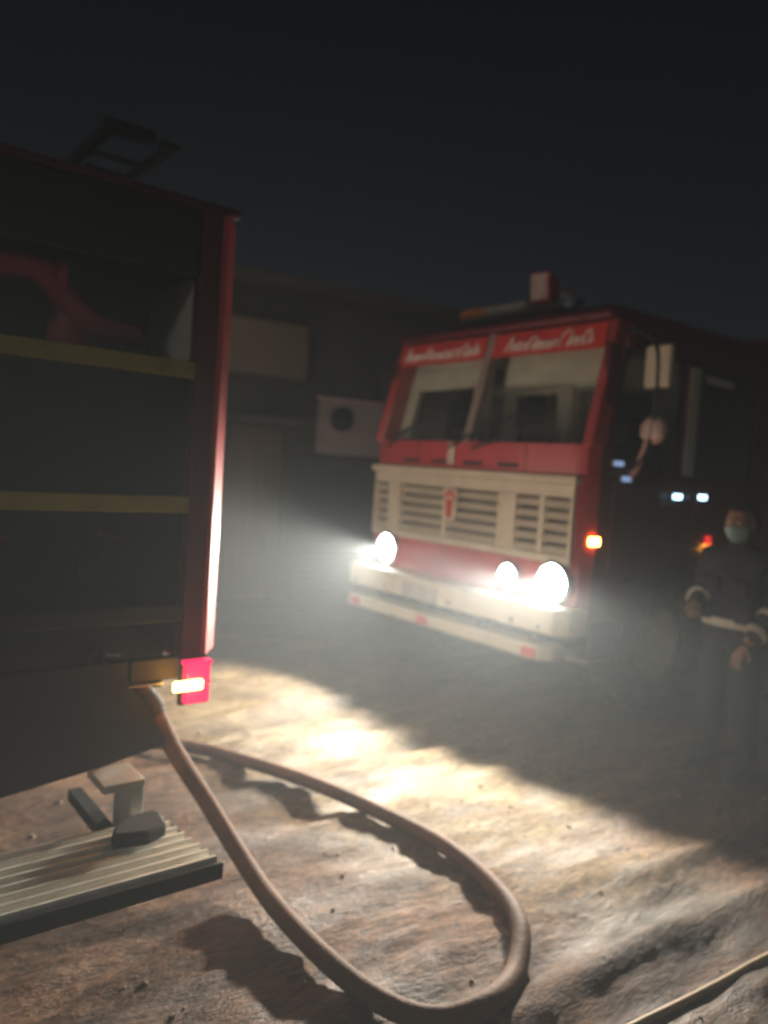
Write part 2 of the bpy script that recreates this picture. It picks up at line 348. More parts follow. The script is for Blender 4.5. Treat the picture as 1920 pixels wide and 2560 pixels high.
B((X0 - .02, -.15, Z1 + .002), (X1, -.04, Z1 + .04)).build('top_trim', mat('pink_trim', (.6, .42, .42), .6, dirt=(.25, .2, .18)), pb, bevel=.006)
MB().lathe([(rr + .02, -.02), (rr + .02, .03), (rr, .03), (rr, -.02)], (cx, -.155, cz), (0, 1, 0), 32).build('fan_ring', 'black', pb, smooth=True)
MB().lathe([(0, 0), (.03, 0), (.03, .04), (0, .04)], (cx, -.11, cz), (0, 1, 0), 16).build('fan_hub', 'black', pb)
for k in range(4):
    q = k * math.pi / 2 + .4; c, s = math.cos(q), math.sin(q)
    MB().hexa([(cx + c * .025 - s * .01, -.10, cz + s * .025 + c * .01), (cx + c * .1 - s * .035, -.10, cz + s * .1 + c * .035), (cx + c * .1 + s * .02, -.075, cz + s * .1 - c * .02), (cx + c * .025 + s * .01, -.085, cz + s * .025 - c * .01)],
              [(cx + c * .025 - s * .01, -.095, cz + s * .025 + c * .01), (cx + c * .1 - s * .035, -.095, cz + s * .1 + c * .035), (cx + c * .1 + s * .02, -.07, cz + s * .1 - c * .02), (cx + c * .025 + s * .01, -.08, cz + s * .025 - c * .01)]).build('fan_blade', 'black', pb)

# ------------------------------------------------------------------ wheels
def wheel(parent, x, y, out, r=.5, wd=.27):
    s = 1 if out > 0 else -1
    ty = MB().lathe([(r * .56, -wd / 2), (r * .9, -wd / 2), (r * .97, -wd * .42), (r, -wd * .3), (r, wd * .3), (r * .97, wd * .42), (r * .9, wd / 2), (r * .56, wd / 2), (r * .56, -wd / 2)], (x, y, r - .01), (1, 0, 0), 48)
    for k in range(36):        # tread lugs
        q = 2 * math.pi * k / 36
        for sx in (-1, 1):
            a = []
            for rr_, dq in ((r - .012, -.055), (r - .012, .055), (r + .012, .04), (r + .012, -.04)):
                a.append((rr_ * math.cos(q + dq + .06 * sx), rr_ * math.sin(q + dq + .06 * sx)))
            x0, x1 = x + sx * wd * .07, x + sx * wd * .36
            ty.hexa([(x0, y + a[i][0], r - .01 + a[i][1]) for i in range(4)], [(x1, y + a[i][0], r - .01 + a[i][1]) for i in range(4)])
    wo = empty('wheel', (0, 0, 0)); wo.parent = parent
    ty.build('tyre', 'tyre', wo, smooth=True)
    MB().lathe([(.05, s * wd * .1), (.11, s * wd * .16), (.13, s * wd * .05), (.2, s * wd * .02), (r * .5, s * wd * .3), (r * .565, s * wd * .46), (r * .565, -s * wd * .4), (.05, -s * wd * .4)], (x, y, r - .01), (1, 0, 0), 32).build('rim', 'rim', wo, smooth=True)
    return wo

# ------------------------------------------------------------------ fire engine facing us
F = empty('fire_engine', T2O, T2A); tag(F, 'red and cream fire engine facing us with its headlights on', 'fire engine')
def ws(z): return .02 + (z - 1.92) * .262              # windscreen rake
W2 = 1.15
# front skin
MB().prism([(-W2, .16), (-W2 + .03, .05), (-W2 + .12, 0), (W2 - .12, 0), (W2 - .03, .05), (W2, .16)], 'z', 1.705, 1.915).build('scuttle_panel', 'red', F, smooth=True, bevel=.008)
MB().prism([(-W2, .16), (-W2 + .03, .05), (-W2 + .12, .015), (W2 - .12, .015), (W2 - .03, .05), (W2, .16)], 'z', .80, 1.10).build('lower_panel', 'red', F, smooth=True, bevel=.008)
for s in (-1, 1):
    MB().prism([(s * (W2 - .001), .16), (s * (W2 - .03), .05), (s * 1.085, .012), (s * 1.085, .10)], 'z', 1.102, 1.703).build('corner_panel', 'red', F, smooth=True)
# grille
B((-1.083, .07, 1.102), (1.083, .11, 1.64)).build('grille_backing', mat('grille_shade', (.16, .14, .11), .8), F)
B((-1.12, -.035, 1.643), (1.10, .06, 1.70)).build('grille_trim', 'cream', F, bevel=.012)
B((-1.08, -.012, 1.552), (1.08, .05, 1.641)).build('grille_top_panel', 'cream', F, bevel=.006)
B((-1.08, -.012, 1.103), (1.08, .05, 1.16)).build('grille_bottom_panel', 'cream', F, bevel=.006)
for a, c in ((-1.08, -1.05), (-.88, -.73), (.40, .575), (1.05, 1.08)):
    B((a, -.014, 1.162), (c, .05, 1.55)).build('grille_post', 'cream', F, bevel=.006)
for bx_, (a, c, n) in enumerate(((-1.05, -.88, 1), (-.73, .40, 2), (.575, 1.05, 2))):
    for k in range(5):
        z = 1.162 + k * .0785
        MB().prism([(-.01, z + .004), (.012, z + .05), (.05, z + .05), (.035, z + .004)], 'x', a + .001, c - .001).build('grille_slat', 'cream', F)
    for j in range(1, n):
        xm = a + (c - a) * j / n; B((xm - .025, -.013, 1.163), (xm + .025, .045, 1.549)).build('grille_post', 'cream', F, bevel=.004)
# emblem: a red upright mark on the grille
em = B((-.175, -.022, 1.30), (-.025, -.0145, 1.54)).build('emblem', 'cream', F, bevel=.003)
MB().add([(-.16, -.028, 1.50), (-.10, -.028, 1.535), (-.04, -.028, 1.50), (-.04, -.028, 1.46), (-.10, -.028, 1.495), (-.16, -.028, 1.46)] + [(-.16, -.0225, 1.50), (-.10, -.0225, 1.535), (-.04, -.0225, 1.50), (-.04, -.0225, 1.46), (-.10, -.0225, 1.495), (-.16, -.0225, 1.46)],
         [(0, 1, 4, 5), (1, 2, 3, 4), (0, 6, 7, 1), (1, 7, 8, 2), (2, 8, 9, 3), (3, 9, 10, 4), (4, 10, 11, 5), (5, 11, 6, 0)]).build('emblem_mark', 'reflector', em)
MB().hexa([(-.125, -.028, 1.32), (-.075, -.028, 1.32), (-.075, -.0225, 1.32), (-.125, -.0225, 1.32)], [(-.145, -.028, 1.46), (-.055, -.028, 1.46), (-.055, -.0225, 1.46), (-.145, -.0225, 1.46)]).build('emblem_mark', 'reflector', em)
for x in (-.55, .62):
    B((x, -.003, 1.71), (x + .006, .0005, 1.91)).build('panel_seam', 'black', F)
for k in range(15):
    x = -1.0 + k * .143
    MB().lathe([(0, -.004), (.006, -.003), (.008, 0)], (x, .013, 1.085), (0, 1, 0), 8).build('rivet', 'steel', F)
for x in (-1.02, -.62, .15, .78, 1.02):
    MB().lathe([(0, -.012), (.016, -.012), (.018, 0)], (x, -.196, .70), (0, 1, 0), 10).build('bumper_bolt', 'steel', F)
# bumpers
MB().prism([(-1.2, .1), (-1.2, -.10), (-1.12, -.195), (1.12, -.195), (1.2, -.10), (1.2, .1)], 'z', .655, .835).build('bumper', 'cream', F, bevel=.02, smooth=True)
MB().prism([(-1.17, .0), (-1.17, -.12), (-1.1, -.205), (1.03, -.205), (1.1, -.12), (1.1, .0)], 'z', .475, .575).build('lower_bumper', 'cream', F, bevel=.015, smooth=True)
for x in (-.8, -.2, .35, .85): B((x, -.1, .578), (x + .09, .02, .652)).build('bumper_bracket', 'black', F)
for x in (-1.06, -.18, .90): B((x, -.213, .49), (x + .12, -.2055, .555)).build('bumper_marker', 'reflector', F)
B((-.40, -.202, .665), (.02, -.1955, .79)).build('number_plate', 'clearoff', F)
# headlights
def headlight(x, z, r, watts, toe=0, spread=2.0, tilt=-17):
    h = MB().lathe([(r + .028, -.02), (r + .03, .03), (r + .012, .045), (r, .035), (r * .9, .0), (r * .4, -.03), (0, -.035)], (x, -.0, z), (0, -1, 0), 32).build('headlight', 'chrome', F, smooth=True)
    MB().lathe([(r * .97, .012), (r * .9, .03), (r * .6, .05), (0, .06)], (x, -.0, z), (0, -1, 0), 28).build('lens', 'lens', h, smooth=True)
    L = bpy.data.lights.new('headlight_beam', 'SPOT'); L.energy = watts; L.spot_size = R(76); L.spot_blend = .55; L.shadow_soft_size = .05; L.color = (1, .92, .78)
    o = bpy.data.objects.new('headlight_beam', L); COL.objects.link(o); o.parent = h
    o.location = (x, -.12, z); o.rotation_euler = (R(90 + tilt), 0, R(180 + toe)); o.scale = (spread, 1, 1)
    return h
headlight(.965, .972, .12, 390, 14, 3.2); headlight(.565, .958, .078, 120, 0, 2.4); headlight(-.845, .985, .115, 360, 10, 1.7)
# windscreen
for s, xa, xb in ((-1, -1.075, -.035), (1, .035, 1.09)):
    MB().hexa([(xa, ws(1.92), 1.92), (xb, ws(1.92), 1.92), (xb, ws(1.92) + .006, 1.92), (xa, ws(1.92) + .006, 1.92)],
              [(xa, ws(2.76), 2.76), (xb, ws(2.76), 2.76), (xb, ws(2.76) + .006, 2.76), (xa, ws(2.76) + .006, 2.76)]).build('windscreen_pane', 'glass', F)
    # lettered sun strip at the top of each pane
    z0, z1 = 2.565, 2.745; ya = lambda z: ws(z) - .022
    vp = MB().hexa([(xa + .01, ya(z0), z0), (xb - .01, ya(z0), z0), (xb - .01, ya(z0) + .016, z0), (xa + .01, ya(z0) + .016, z0)],
                   [(xa + .01, ya(z1), z1), (xb - .01, ya(z1), z1), (xb - .01, ya(z1) + .016, z1), (xa + .01, ya(z1) + .016, z1)]).build('sun_strip', 'visor', F)
    rs = random.Random(5 + s)
    words_ = ((xa + .06, xb - .10),) if s < 0 else ((.17, .64), (.70, .95))
    for (wa, wb) in words_:
        x = wa; pts = []; first = True; zb = 2.602
        while x < wb:
            hgt = .118 if first else (.1 if rs.random() < .2 else rs.uniform(.048, .066)); dx = rs.uniform(.036, .05) * (1.3 if first else 1)
            lp = rs.choice((.0, .9, 1.15))            # arch or loop
            for u in range(12):
                q = u / 12; zz_ = .5 * hgt * (1 - math.cos(q * 2 * math.pi))
                pts.append((x + dx * q - lp * dx * .5 * math.sin(q * 2 * math.pi) * (1 if lp else 0) + .3 * zz_, zb + zz_))
            first = False; x += dx
        lt = MB(); P3 = [(p[0], ya(p[1]) - .004, p[1]) for p in pts]
        lt.tube(P3, .0075, 6, flat=1.0).build('lettering', 'white', vp, smooth=True)
MB().hexa([(-.036, ws(1.9) - .02, 1.9), (.036, ws(1.9) - .02, 1.9), (.036, ws(1.9) + .05, 1.9), (-.036, ws(1.9) + .05, 1.9)],
          [(-.036, ws(2.77) - .02, 2.77), (.036, ws(2.77) - .02, 2.77), (.036, ws(2.77) + .05, 2.77), (-.036, ws(2.77) + .05, 2.77)]).build('centre_pillar', mat('pillar_paint', (.33, .24, .2), .5), F, bevel=.006)
B((-.17, -.018, 1.73), (-.10, -.001, 1.90)).build('washer_bracket', 'cream', F, bevel=.004)
for s in (-1, 1):
    xa, xb = (1.09, 1.15) if s > 0 else (-1.15, -1.075)
    MB().hexa([(xa, ws(1.9) - .01, 1.9), (xb, ws(1.9) + .02, 1.9), (xb, .19, 1.9), (xa, .14, 1.9)], [(xa - s * .02, ws(2.77) - .01, 2.77), (xb - s * .03, ws(2.77) + .02, 2.77), (xb - s * .03, .40, 2.77), (xa - s * .02, .36, 2.77)]).build('corner_pillar', 'red', F, bevel=.012)
# wipers
for x0, x1, z1 in ((-.92, -.62, 2.05), (-.16, .22, 2.04), (.1, .52, 1.99)):
    wp = MB().tube([(x0, ws(1.86) - .03, 1.86), ((x0 + x1) / 2, ws(1.96) - .035, (1.86 + z1) / 2), (x1, ws(z1) - .025, z1)], .011, 8).build('wiper', 'black', F, smooth=True)
    MB().tube([(x1 - .27, ws(z1 - .09) - .014, z1 - .09), (x1 + .2, ws(z1 + .06) - .014, z1 + .06)], .01, 6).build('wiper_blade', 'black', wp)
for k in range(4): B((-.72 + k * .36, -.004, 1.735), (-.72 + k * .36 + .2, .004, 1.765)).build('wiper_shade_bar', 'black', F)  # black bars in place of the wipers' shadow on the red band
# roof
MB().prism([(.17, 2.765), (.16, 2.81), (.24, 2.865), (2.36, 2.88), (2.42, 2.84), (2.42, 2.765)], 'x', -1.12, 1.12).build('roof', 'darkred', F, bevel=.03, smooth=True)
# sides with windows
for s in (-1, 1):
    xo, xi = s * W2, s * (W2 - .05)
    sd_ = MB()
    sd_.box((xo, .161, 1.02), (xi, 2.42, 1.75)); sd_.box((xo, .161, .72), (xi, .52, 1.018)); sd_.box((xo, 1.58, .72), (xi, 2.42, 1.018))
    sd_.box((xo - s * .02, .43, 2.60), (xi - s * .02, 2.42, 2.764))
    for ya_, yb_ in ((.161, .30), (1.12, 1.30), (2.2, 2.42)): sd_.box((xo - s * .01, ya_, 1.752), (xi - s * .01, yb_, 2.598))
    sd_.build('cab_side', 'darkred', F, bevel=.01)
    B((xo + s * .004, 1.14, 1.76), (xo - s * .009, 1.27, 2.56)).build('pillar_cover', 'creamin', F, bevel=.004)
    MB().cyl((xo - s * .07, 1.42, 2.5), (xo - s * .07, 1.8, 2.5), .05, 14).build('rolled_curtain', 'creamin', F, smooth=True)
    for ya_, yb_ in ((.302, 1.118), (1.302, 2.198)):
        pn = B((xo - s * .03, ya_, 1.753), (xo - s * .035, yb_, 2.598)).build('side_window', 'sideglass', F)
    for ya_, yb_ in ((.30, 1.13), (1.29, 2.2)):
        dr = B((xo + s * .012, ya_, 1.06), (xo + s * .002, yb_, 1.73)).build('door', 'darkred', F, bevel=.005)
        MB().tube([(xo + s * .02, yb_ - .28, 1.55), (xo + s * .05, yb_ - .26, 1.55), (xo + s * .05, yb_ - .1, 1.55), (xo + s * .02, yb_ - .08, 1.55)], .012, 8).build('handle', 'chrome', dr, smooth=True)
    B((xo + s * .02, 1.0, 1.225), (xo + s * .003, 1.42, 1.25)).build('chrome_strip', 'chrome', F, bevel=.004)
    # wheel arch
    arch = [(1.05 + .62 * math.cos(q), .49 + .62 * math.sin(q)) for q in np.linspace(R(12), R(168), 15)]
    arch += [(1.05 + .54 * math.cos(q), .49 + .54 * math.sin(q)) for q in np.linspace(R(168), R(12), 15)]
    am = MB(); n = 15
    am.add([(xo + s * .05, p[0], p[1]) for p in arch] + [(s * .72, p[0], p[1]) for p in arch],
           [(i, i + 1, 28 - i, 29 - i) for i in range(14)] + [(30 + i, 30 + i + 1, 58 - i, 59 - i) for i in range(14)] + [(i, i + 1, 31 + i, 30 + i) for i in range(14)] + [(29 - i, 28 - i, 58 - i, 59 - i) for i in range(14)]).build('wheel_arch', 'black', F, smooth=True)
    B((xo, .18, .43), (s * .85, .5, .47)).build('cab_step', 'steel', F, bevel=.006)
    B((xo - s * .02, .2, .471), (xo - s * .05, .5, .72)).build('step_hanger', 'black', F)
    wheel(F, s * .98, 1.05, s)
    wheel(F, s * .98, 5.1, s); wheel(F, s * .68, 5.1, s)
# lamps on the near side, plus two glowing stand-ins for blue reflections
B((1.165, .10, 1.245), (1.135, .19, 1.30)).build('indicator', 'amberhot', F, bevel=.008)
B((1.19, 1.50, 1.19), (1.165, 1.58, 1.24)).build('side_marker', 'amber', F, bevel=.006)
B((1.185, 1.50, 1.245), (1.165, 1.56, 1.31)).build('side_marker', 'redlamp', F, bevel=.006)
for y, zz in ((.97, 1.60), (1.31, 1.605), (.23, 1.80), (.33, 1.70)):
    pl = B((1.19, y, zz - .02), (1.163, y + .11, zz + .025)).build('side_lamp_or_glint', 'steel', F, bevel=.005)
    B((1.198, y + .006, zz - .014), (1.1905, y + .104, zz + .019)).build('lens_or_glint', 'blue' if y > .9 else 'bluedim', pl)  # the dim front pair are reflections made to glow, not lamps
# mirrors
def mirror(s, dark):
    mt = 'black' if dark else 'cream'
    r_ = MB().tube(spline([(s * 1.12, .25, 1.72), (s * 1.3, .28, 1.78), (s * 1.4, .3, 1.95), (s * 1.41, .3, 2.5), (s * 1.3, .28, 2.66), (s * 1.12, .3, 2.7)], 8), .014, 8).build('mirror_arm', 'black', F, smooth=True)
    B((s * 1.31, .30, 2.30), (s * 1.50, .36, 2.58)).build('mirror_head', mt, F, bevel=.025, seg=3)
    MB().lathe([(.0, -.03), (.06, -.03), (.09, -.005), (.095, .02), (.0, .022)], (s * 1.40, .32, 2.03), (0, 1, 0), 24).build('round_mirror', 'pinklens' if not dark else 'black', F, smooth=True)
mirror(1, False); mirror(-1, True)
MB().tube(spline([(1.16, .44, 1.70), (1.24, .42, 1.78), (1.33, .37, 1.93), (1.36, .36, 2.02)], 6), .024, 10).build('mirror_stem', mat('pinkish_stem', (.5, .3, .25), .5), F, smooth=True)
# roof lamps
lb = B((-.86, .62, 2.99), (.30, .80, 3.025)).build('light_bar', 'steel', F, bevel=.01)
B((-.86, .63, 3.027), (-.56, .79, 3.12)).build('amber_dome', 'amberoff', lb, bevel=.03, seg=3)
B((-.555, .63, 3.027), (-.08, .79, 3.115)).build('clear_dome', 'clearoff', lb, bevel=.03, seg=3)
for x in (-.7, .2): B((x, .66, 2.86), (x + .06, .76, 2.988)).build('light_bar_foot', 'black', lb)
fl = MB().hexa([(.0, .60, 3.06), (.22, .58, 3.06), (.20, .74, 3.07), (.03, .74, 3.07)], [(.01, .57, 3.30), (.23, .55, 3.28), (.20, .72, 3.25), (.04, .72, 3.26)]).build('flood_lamp', 'redpipe', F, bevel=.012)
MB().hexa([(.02, .592, 3.08), (.2, .572, 3.08), (.2, .58, 3.08), (.02, .6, 3.08)], [(.03, .565, 3.28), (.21, .545, 3.265), (.21, .556, 3.265), (.03, .576, 3.28)]).build('lamp_glass', 'pinklens', fl)
B((.09, .66, 3.026), (.14, .72, 3.062)).build('lamp_stem', 'steel', fl)
MB().lathe([(.02, .14), (.028, .04), (.05, -.02), (.085, -.06), (.08, -.06), (.02, .0)], (.40, .64, 3.06), (0, 1, 0), 20).build('siren_horn', 'chrome', F, smooth=True)
B((.38, .68, 2.88), (.42, .72, 3.05)).build('siren_post', 'steel', F)
# cab interior
B((-1.09, .3, .98), (1.09, 2.38, 1.02)).build('cab_floor', 'blackin', F)
B((-1.09, 2.33, 1.02), (1.09, 2.38, 2.75)).build('cab_rear_wall', 'creamin', F)
for a, c in (((-1.03, 1.46, 1.02), (1.03, 1.50, 1.95)), ((-1.03, 1.46, 2.45), (1.03, 1.50, 2.714)), ((-1.03, 1.46, 1.951), (-.86, 1.50, 2.449)), ((-.32, 1.46, 1.951), (-.1, 1.50, 2.449)), ((.62, 1.46, 1.951), (1.03, 1.50, 2.449))):
    B(a, c).build('partition_panel', 'creamin', F)
for xa, xb in ((.09, 1.0), (-.93, -.10)):
    MB().hexa([(xa, .30, 2.36), (xb, .30, 2.37), (xb, .325, 2.37), (xa, .325, 2.36)], [(xa, .34, 2.66), (xb, .34, 2.66), (xb, .365, 2.66), (xa, .365, 2.66)]).build('sun_flap', 'creamin', F, bevel=.008)
B((-1.09, .40, 2.715), (1.09, 2.33, 2.74)).build('headliner', 'creamin', F)
MB().prism([(.12, 1.70), (.12, 1.86), (.2, 1.90), (.42, 1.86), (.5, 1.72), (.5, 1.3), (.12, 1.3)], 'x', -1.08, 1.08).build('dashboard', 'blackin', F, bevel=.02)
for s, xa, xb, y in ((-1, -1.085, -.955, .24), (1, .965, 1.075, .30)):
    MB().hexa([(xa, y - .06, 1.80), (xb, y - .06, 1.80), (xb, y, 1.80), (xa, y, 1.80)], [(xa, y + .15, 2.71), (xb, y + .15, 2.71), (xb, y + .21, 2.71), (xa, y + .21, 2.71)]).build('inner_pillar', 'creamin', F, bevel=.01)
for s in (-1, 1): B((s * 1.085, 1.10, 1.05), (s * 1.03, 1.32, 2.71)).build('door_pillar', 'creamin', F, bevel=.01)
for x, y in ((-.6, .95), (.55, .95), (-.6, 1.95), (.55, 1.95)):
    B((x - .27, y, 1.25), (x + .27, y + .42, 1.4)).build('seat_cushion', 'blackin', F, bevel=.04, seg=3)
    st = MB().hexa([(x - .25, y + .36, 1.38), (x + .25, y + .36, 1.38), (x + .25, y + .46, 1.38), (x - .25, y + .46, 1.38)], [(x - .23, y + .45, 2.0), (x + .23, y + .45, 2.0), (x + .23, y + .54, 2.0), (x - .23, y + .54, 2.0)]).build('seat_back', 'blackin', F, bevel=.04, seg=3)
    B((x - .12, y + .46, 2.03), (x + .12, y + .54, 2.22)).build('head_rest', 'blackin', st, bevel=.03, seg=3)
MB().tube([(-.62 + .21 * math.cos(q), .55 + .1 * math.sin(q), 1.92 + .16 * math.sin(q)) for q in np.linspace(0, 2 * math.pi, 33)], .016, 8, caps=False).build('steering_wheel', 'black', F, smooth=True)
MB().tube([(.12, 1.0, 1.1), (.12, 1.0, 2.71)], .022, 8).build('grab_pole', 'creamin', F, smooth=True)
B((.05, .98, 2.08), (.21, 1.02, 2.42)).build('cab_notice_board', 'creamin', F, bevel=.006)
B((.62, .44, 2.36), (1.0, .52, 2.54)).build('cab_locker', 'creamin', F, bevel=.02)
MB().tube([(.86, .52, 1.8), (.86, .54, 2.38)], .04, 10).build('cab_duct', 'creamin', F, smooth=True)
# chassis and rear body
B((-.45, .1, .52), (.45, 7.0, .72)).build('chassis', 'black', F)
B((-1.0, 1.03, .46), (1.0, 1.08, .52)).build('front_axle', 'black', F)
B((-1.0, 5.08, .46), (1.0, 5.13, .52)).build('rear_axle', 'black', F)
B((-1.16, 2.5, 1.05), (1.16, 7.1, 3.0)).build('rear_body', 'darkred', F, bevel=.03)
for s in (-1, 1):
    for k in range(4):
        lk = B((s * 1.172, 2.6 + k * 1.12, 1.2), (s * 1.162, 3.62 + k * 1.12, 2.7)).build('locker_door', 'steel', F, bevel=.004)
        B((s * 1.19, 3.02 + k * 1.12, 1.3), (s * 1.173, 3.2 + k * 1.12, 1.33)).build('locker_handle', 'chrome', lk)

# ------------------------------------------------------------------ fire engine seen from the rear on the left
G = empty('fire_engine', T1O, T1A); tag(G, 'dark open rear of a red fire engine with lit tail lamp and ribbed step', 'fire engine')
MB().prism([(-.088, .0), (-.07, -.004), (.012, .10), (.018, .13), (.018, .2), (-.05, .2), (-.088, .06)], 'z', .885, 2.585).build('corner_post', mat('post_red', (.60, .06, .065), .5, var=.12, scale=3, dirt=(.3, .2, .17), dirt_amt=.25, coat=.3, stretch=(1, 1, .5)), G, bevel=.006)
B((-.168, .0, .885), (-.0895, .06, 2.585)).build('rear_frame', 'darkred', G, bevel=.004)
B((-2.3, .0, .885), (-2.14, .06, 2.585)).build('rear_frame', 'darkred', G, bevel=.004)
B((-.03, .201, .78), (.018, 4.3, 2.585)).build('side_panel', 'red', G)
B((-2.3, .061, .78), (-2.25, 4.3, 2.585)).build('side_panel', 'red', G)
B((-2.3, .02, 2.588), (.0, 4.3, 2.63)).build('roof', 'darkred', G, bevel=.02)
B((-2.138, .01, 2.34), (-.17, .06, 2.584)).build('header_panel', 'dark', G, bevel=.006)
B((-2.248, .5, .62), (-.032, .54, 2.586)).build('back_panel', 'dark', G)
for s in (0, 1):
    for k in range(3):
        ya_ = .32 + k * 1.32
        xo_, xi_ = (.030, .019) if s == 0 else (-2.312, -2.301)
        lk = B((xo_, ya_, .86), (xi_, ya_ + 1.22, 2.5)).build('unseen_shutter', 'silver', G, bevel=.003)  # out of view; made pale to bounce headlight back onto the facing nose
        B((xo_ + (.014 if s == 0 else -.014), ya_ + .45, .92), (xo_ + (.001 if s == 0 else -.001), ya_ + .77, .95)).build('shutter_handle', 'chrome', lk)
for z, nm in ((1.985, 'yellow'), (1.475, 'yellow'), (1.06, 'dark')):
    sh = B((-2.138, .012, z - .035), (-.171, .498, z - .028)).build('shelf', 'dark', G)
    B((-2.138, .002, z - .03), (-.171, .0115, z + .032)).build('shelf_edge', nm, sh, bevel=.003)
MB().prism([(-2.138, .34), (-1.2, .41), (-.794, .457), (-.46, .50), (-.3, .53), (-.20, .548), (-.25, .64), (-.33, .76), (-.37, .80), (-.37, .884), (-2.138, .884)], 'y', .01, .05).build('rear_skirt', 'dark', G)
B((-.36, .012, .80), (-.171, .06, .886)).build('skirt_rail', mat('rail_black', (.012, .011, .011), .6), G, bevel=.004)
B((-.372, -.012, .792), (-.24, .058, .7985)).build('skirt_strip', 'steel', G)
B((-2.3, .06, .55), (-2.16, .5, .88)).build('corner_skirt', 'dark', G, bevel=.02)
# top bay: red pipe, cream drum
rp = MB().tube(spline([(-2.1, .14, 2.24), (-1.5, .14, 2.25), (-.95, .12, 2.26), (-.72, .12, 2.27), (-.6, .12, 2.17), (-.5, .13, 2.11), (-.34, .2, 2.10)], 8), .045, 14).build('red_pipe', 'redpipe', G, smooth=True)
for x in (-.9, -.66): MB().cyl((x, .12, 2.26), (x + .03, .12, 2.258), .062, 16).build('pipe_flange', 'redpipe', rp)
B((-.174, .062, 2.03), (-.169, .498, 2.334)).build('inner_wall', 'creamin', G)
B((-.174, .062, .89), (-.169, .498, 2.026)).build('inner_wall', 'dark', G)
MB().lathe([(0, 0), (.07, 0), (.085, .02), (.085, .16), (.05, .2), (0, .2)], (-.56, .25, 2.02), (0, 0, 1), 20).build('red_canister', 'redpipe', G, smooth=True)
# lower bay: pump outlets
for x, z in ((-.42, 1.22), (-.85, 1.22), (-1.3, 1.22), (-1.7, 1.22)):
    o_ = MB().lathe([(.05, .2), (.05, .06), (.075, .05), (.075, 0), (.045, 0), (.045, .05)], (x, .28, z), (0, 1, 0), 20)  .build('pump_outlet', 'dark', G, smooth=True)
    MB().tube([(x + .11, .33, z + .09), (x + .02, .33, z + .12)], .012, 8).build('valve_lever', 'redpipe', o_)
# tail lamp
tl = B((-.175, -.02, .70), (-.062, .009, .885)).build('tail_lamp', 'black', G, bevel=.004)
B((-.168, -.058, .802), (-.070, -.0205, .868)).build('lens_or_glint', 'taillens', tl, bevel=.005)
B((-.168, -.058, .715), (-.070, -.0205, .782)).build('lens_or_glint', 'taillens', tl, bevel=.005)
B((-.172, -.052, .784), (-.064, -.0205, .800)).build('lens_or_glint', 'taillens', tl, bevel=.003)
B((-.178, -.062, .866), (-.064, -.0195, .882)).build('lamp_hood', 'taillens', tl, bevel=.003)
B((-.225, -.075, .772), (-.105, -.0585, .812)).build('indicator_lamp', 'amberhot', tl, bevel=.008)
AL = bpy.data.lights.new('tail_glow', 'POINT'); AL.energy = .8; AL.color = (1, .4, .08); AL.shadow_soft_size = .03
ao = bpy.data.objects.new('tail_glow', AL); COL.objects.link(ao); ao.parent = tl; ao.location = (-.17, -.12, .79)
# ribbed step
stp = B((-1.95, -.56, .300), (-.25, -.16, .322)).build('step_plate', mat('step_black', (.012, .011, .010), .8), G)
for k in range(8):
    y = -.548 + k * .0495
    MB().prism([(y, .323), (y + .002, .352), (y + .006, .361), (y + .017, .361), (y + .021, .352), (y + .023, .323)], 'x', -1.95, -.25 - .006 * k).build('step_rib', 'alu', stp)
B((-1.95, -.575, .295), (-.24, -.5615, .350)).build('step_lip', 'black', stp, bevel=.003)
for x in (-.50, -1.1, -1.7):
    br = MB().add([], []); br.box((x, -.16, .47), (x + .15, .02, .5)); br.box((x + .10, -.158, .24), (x + .147, .018, .469)); br.build('step_bracket', mat('bracket_grey', (.5, .5, .48), .5, dirt=DUST, dirt_amt=.25), G, bevel=.004)
    B((x + .02, -.5, .27), (x + .07, .3, .316)).build('step_arm', 'black', G)
MB().prism([(-.53, -.34), (-.50, -.28), (-.44, -.225), (-.345, -.215), (-.325, -.25), (-.34, -.34), (-.42, -.375)], 'z', .362, .412).build('rubber_buffer', mat('buffer_rubber', (.008, .008, .009), .8), G, bevel=.012)
# ladder on the roof
B((-.47, .25, 2.86), (-.27, .30, 2.915)).build('ladder_foot', 'dark', G, bevel=.01)
B((-.245, .27, 2.87), (-.16, .31, 2.90)).build('ladder_foot', 'dark', G, bevel=.008)
for x in (-.45, -.2): B((x, .301, 2.87), (x + .03, 3.6, 2.91)).build('ladder_rail', 'black', G)
for k in range(9): MB().cyl((-.42, .6 + k * .34, 2.89), (-.2, .6 + k * .34, 2.89), .014, 8).build('ladder_rung', 'black', G)
for y in (.7, 2.8): B((-.40, y, 2.64), (-.24, y + .05, 2.872)).build('ladder_stand', 'black', G)
# running gear, cab
B((-1.55, .1, .62), (-.75, 6.2, .8)).build('chassis', 'black', G)
for x, s in ((-.17, 1), (-.47, 1), (-2.13, -1), (-1.83, -1)): wheel(G, x, 1.75, s)
for x, s in ((-.17, 1), (-2.13, -1)): wheel(G, x, 5.4, s)
B((-2.2, 1.72, .46), (-.1, 1.78, .52)).build('rear_axle', 'black', G); B((-2.2, 5.37, .46), (-.1, 5.43, .52)).build('front_axle', 'black', G)
B((-.34, .95, .3), (-.02, .98, .85)).build('mud_flap', 'black', G); B((-2.28, .95, .3), (-1.96, .98, .85)).build('mud_flap', 'black', G)
B((-2.28, 4.32, 1.05), (.0, 6.4, 2.7)).build('cab', 'red', G, bevel=.05)
for x in (.003, -2.283): B((x - .004, 4.9, 1.8), (x + .004, 5.9, 2.5)).build('cab_window', 'blackin', G)

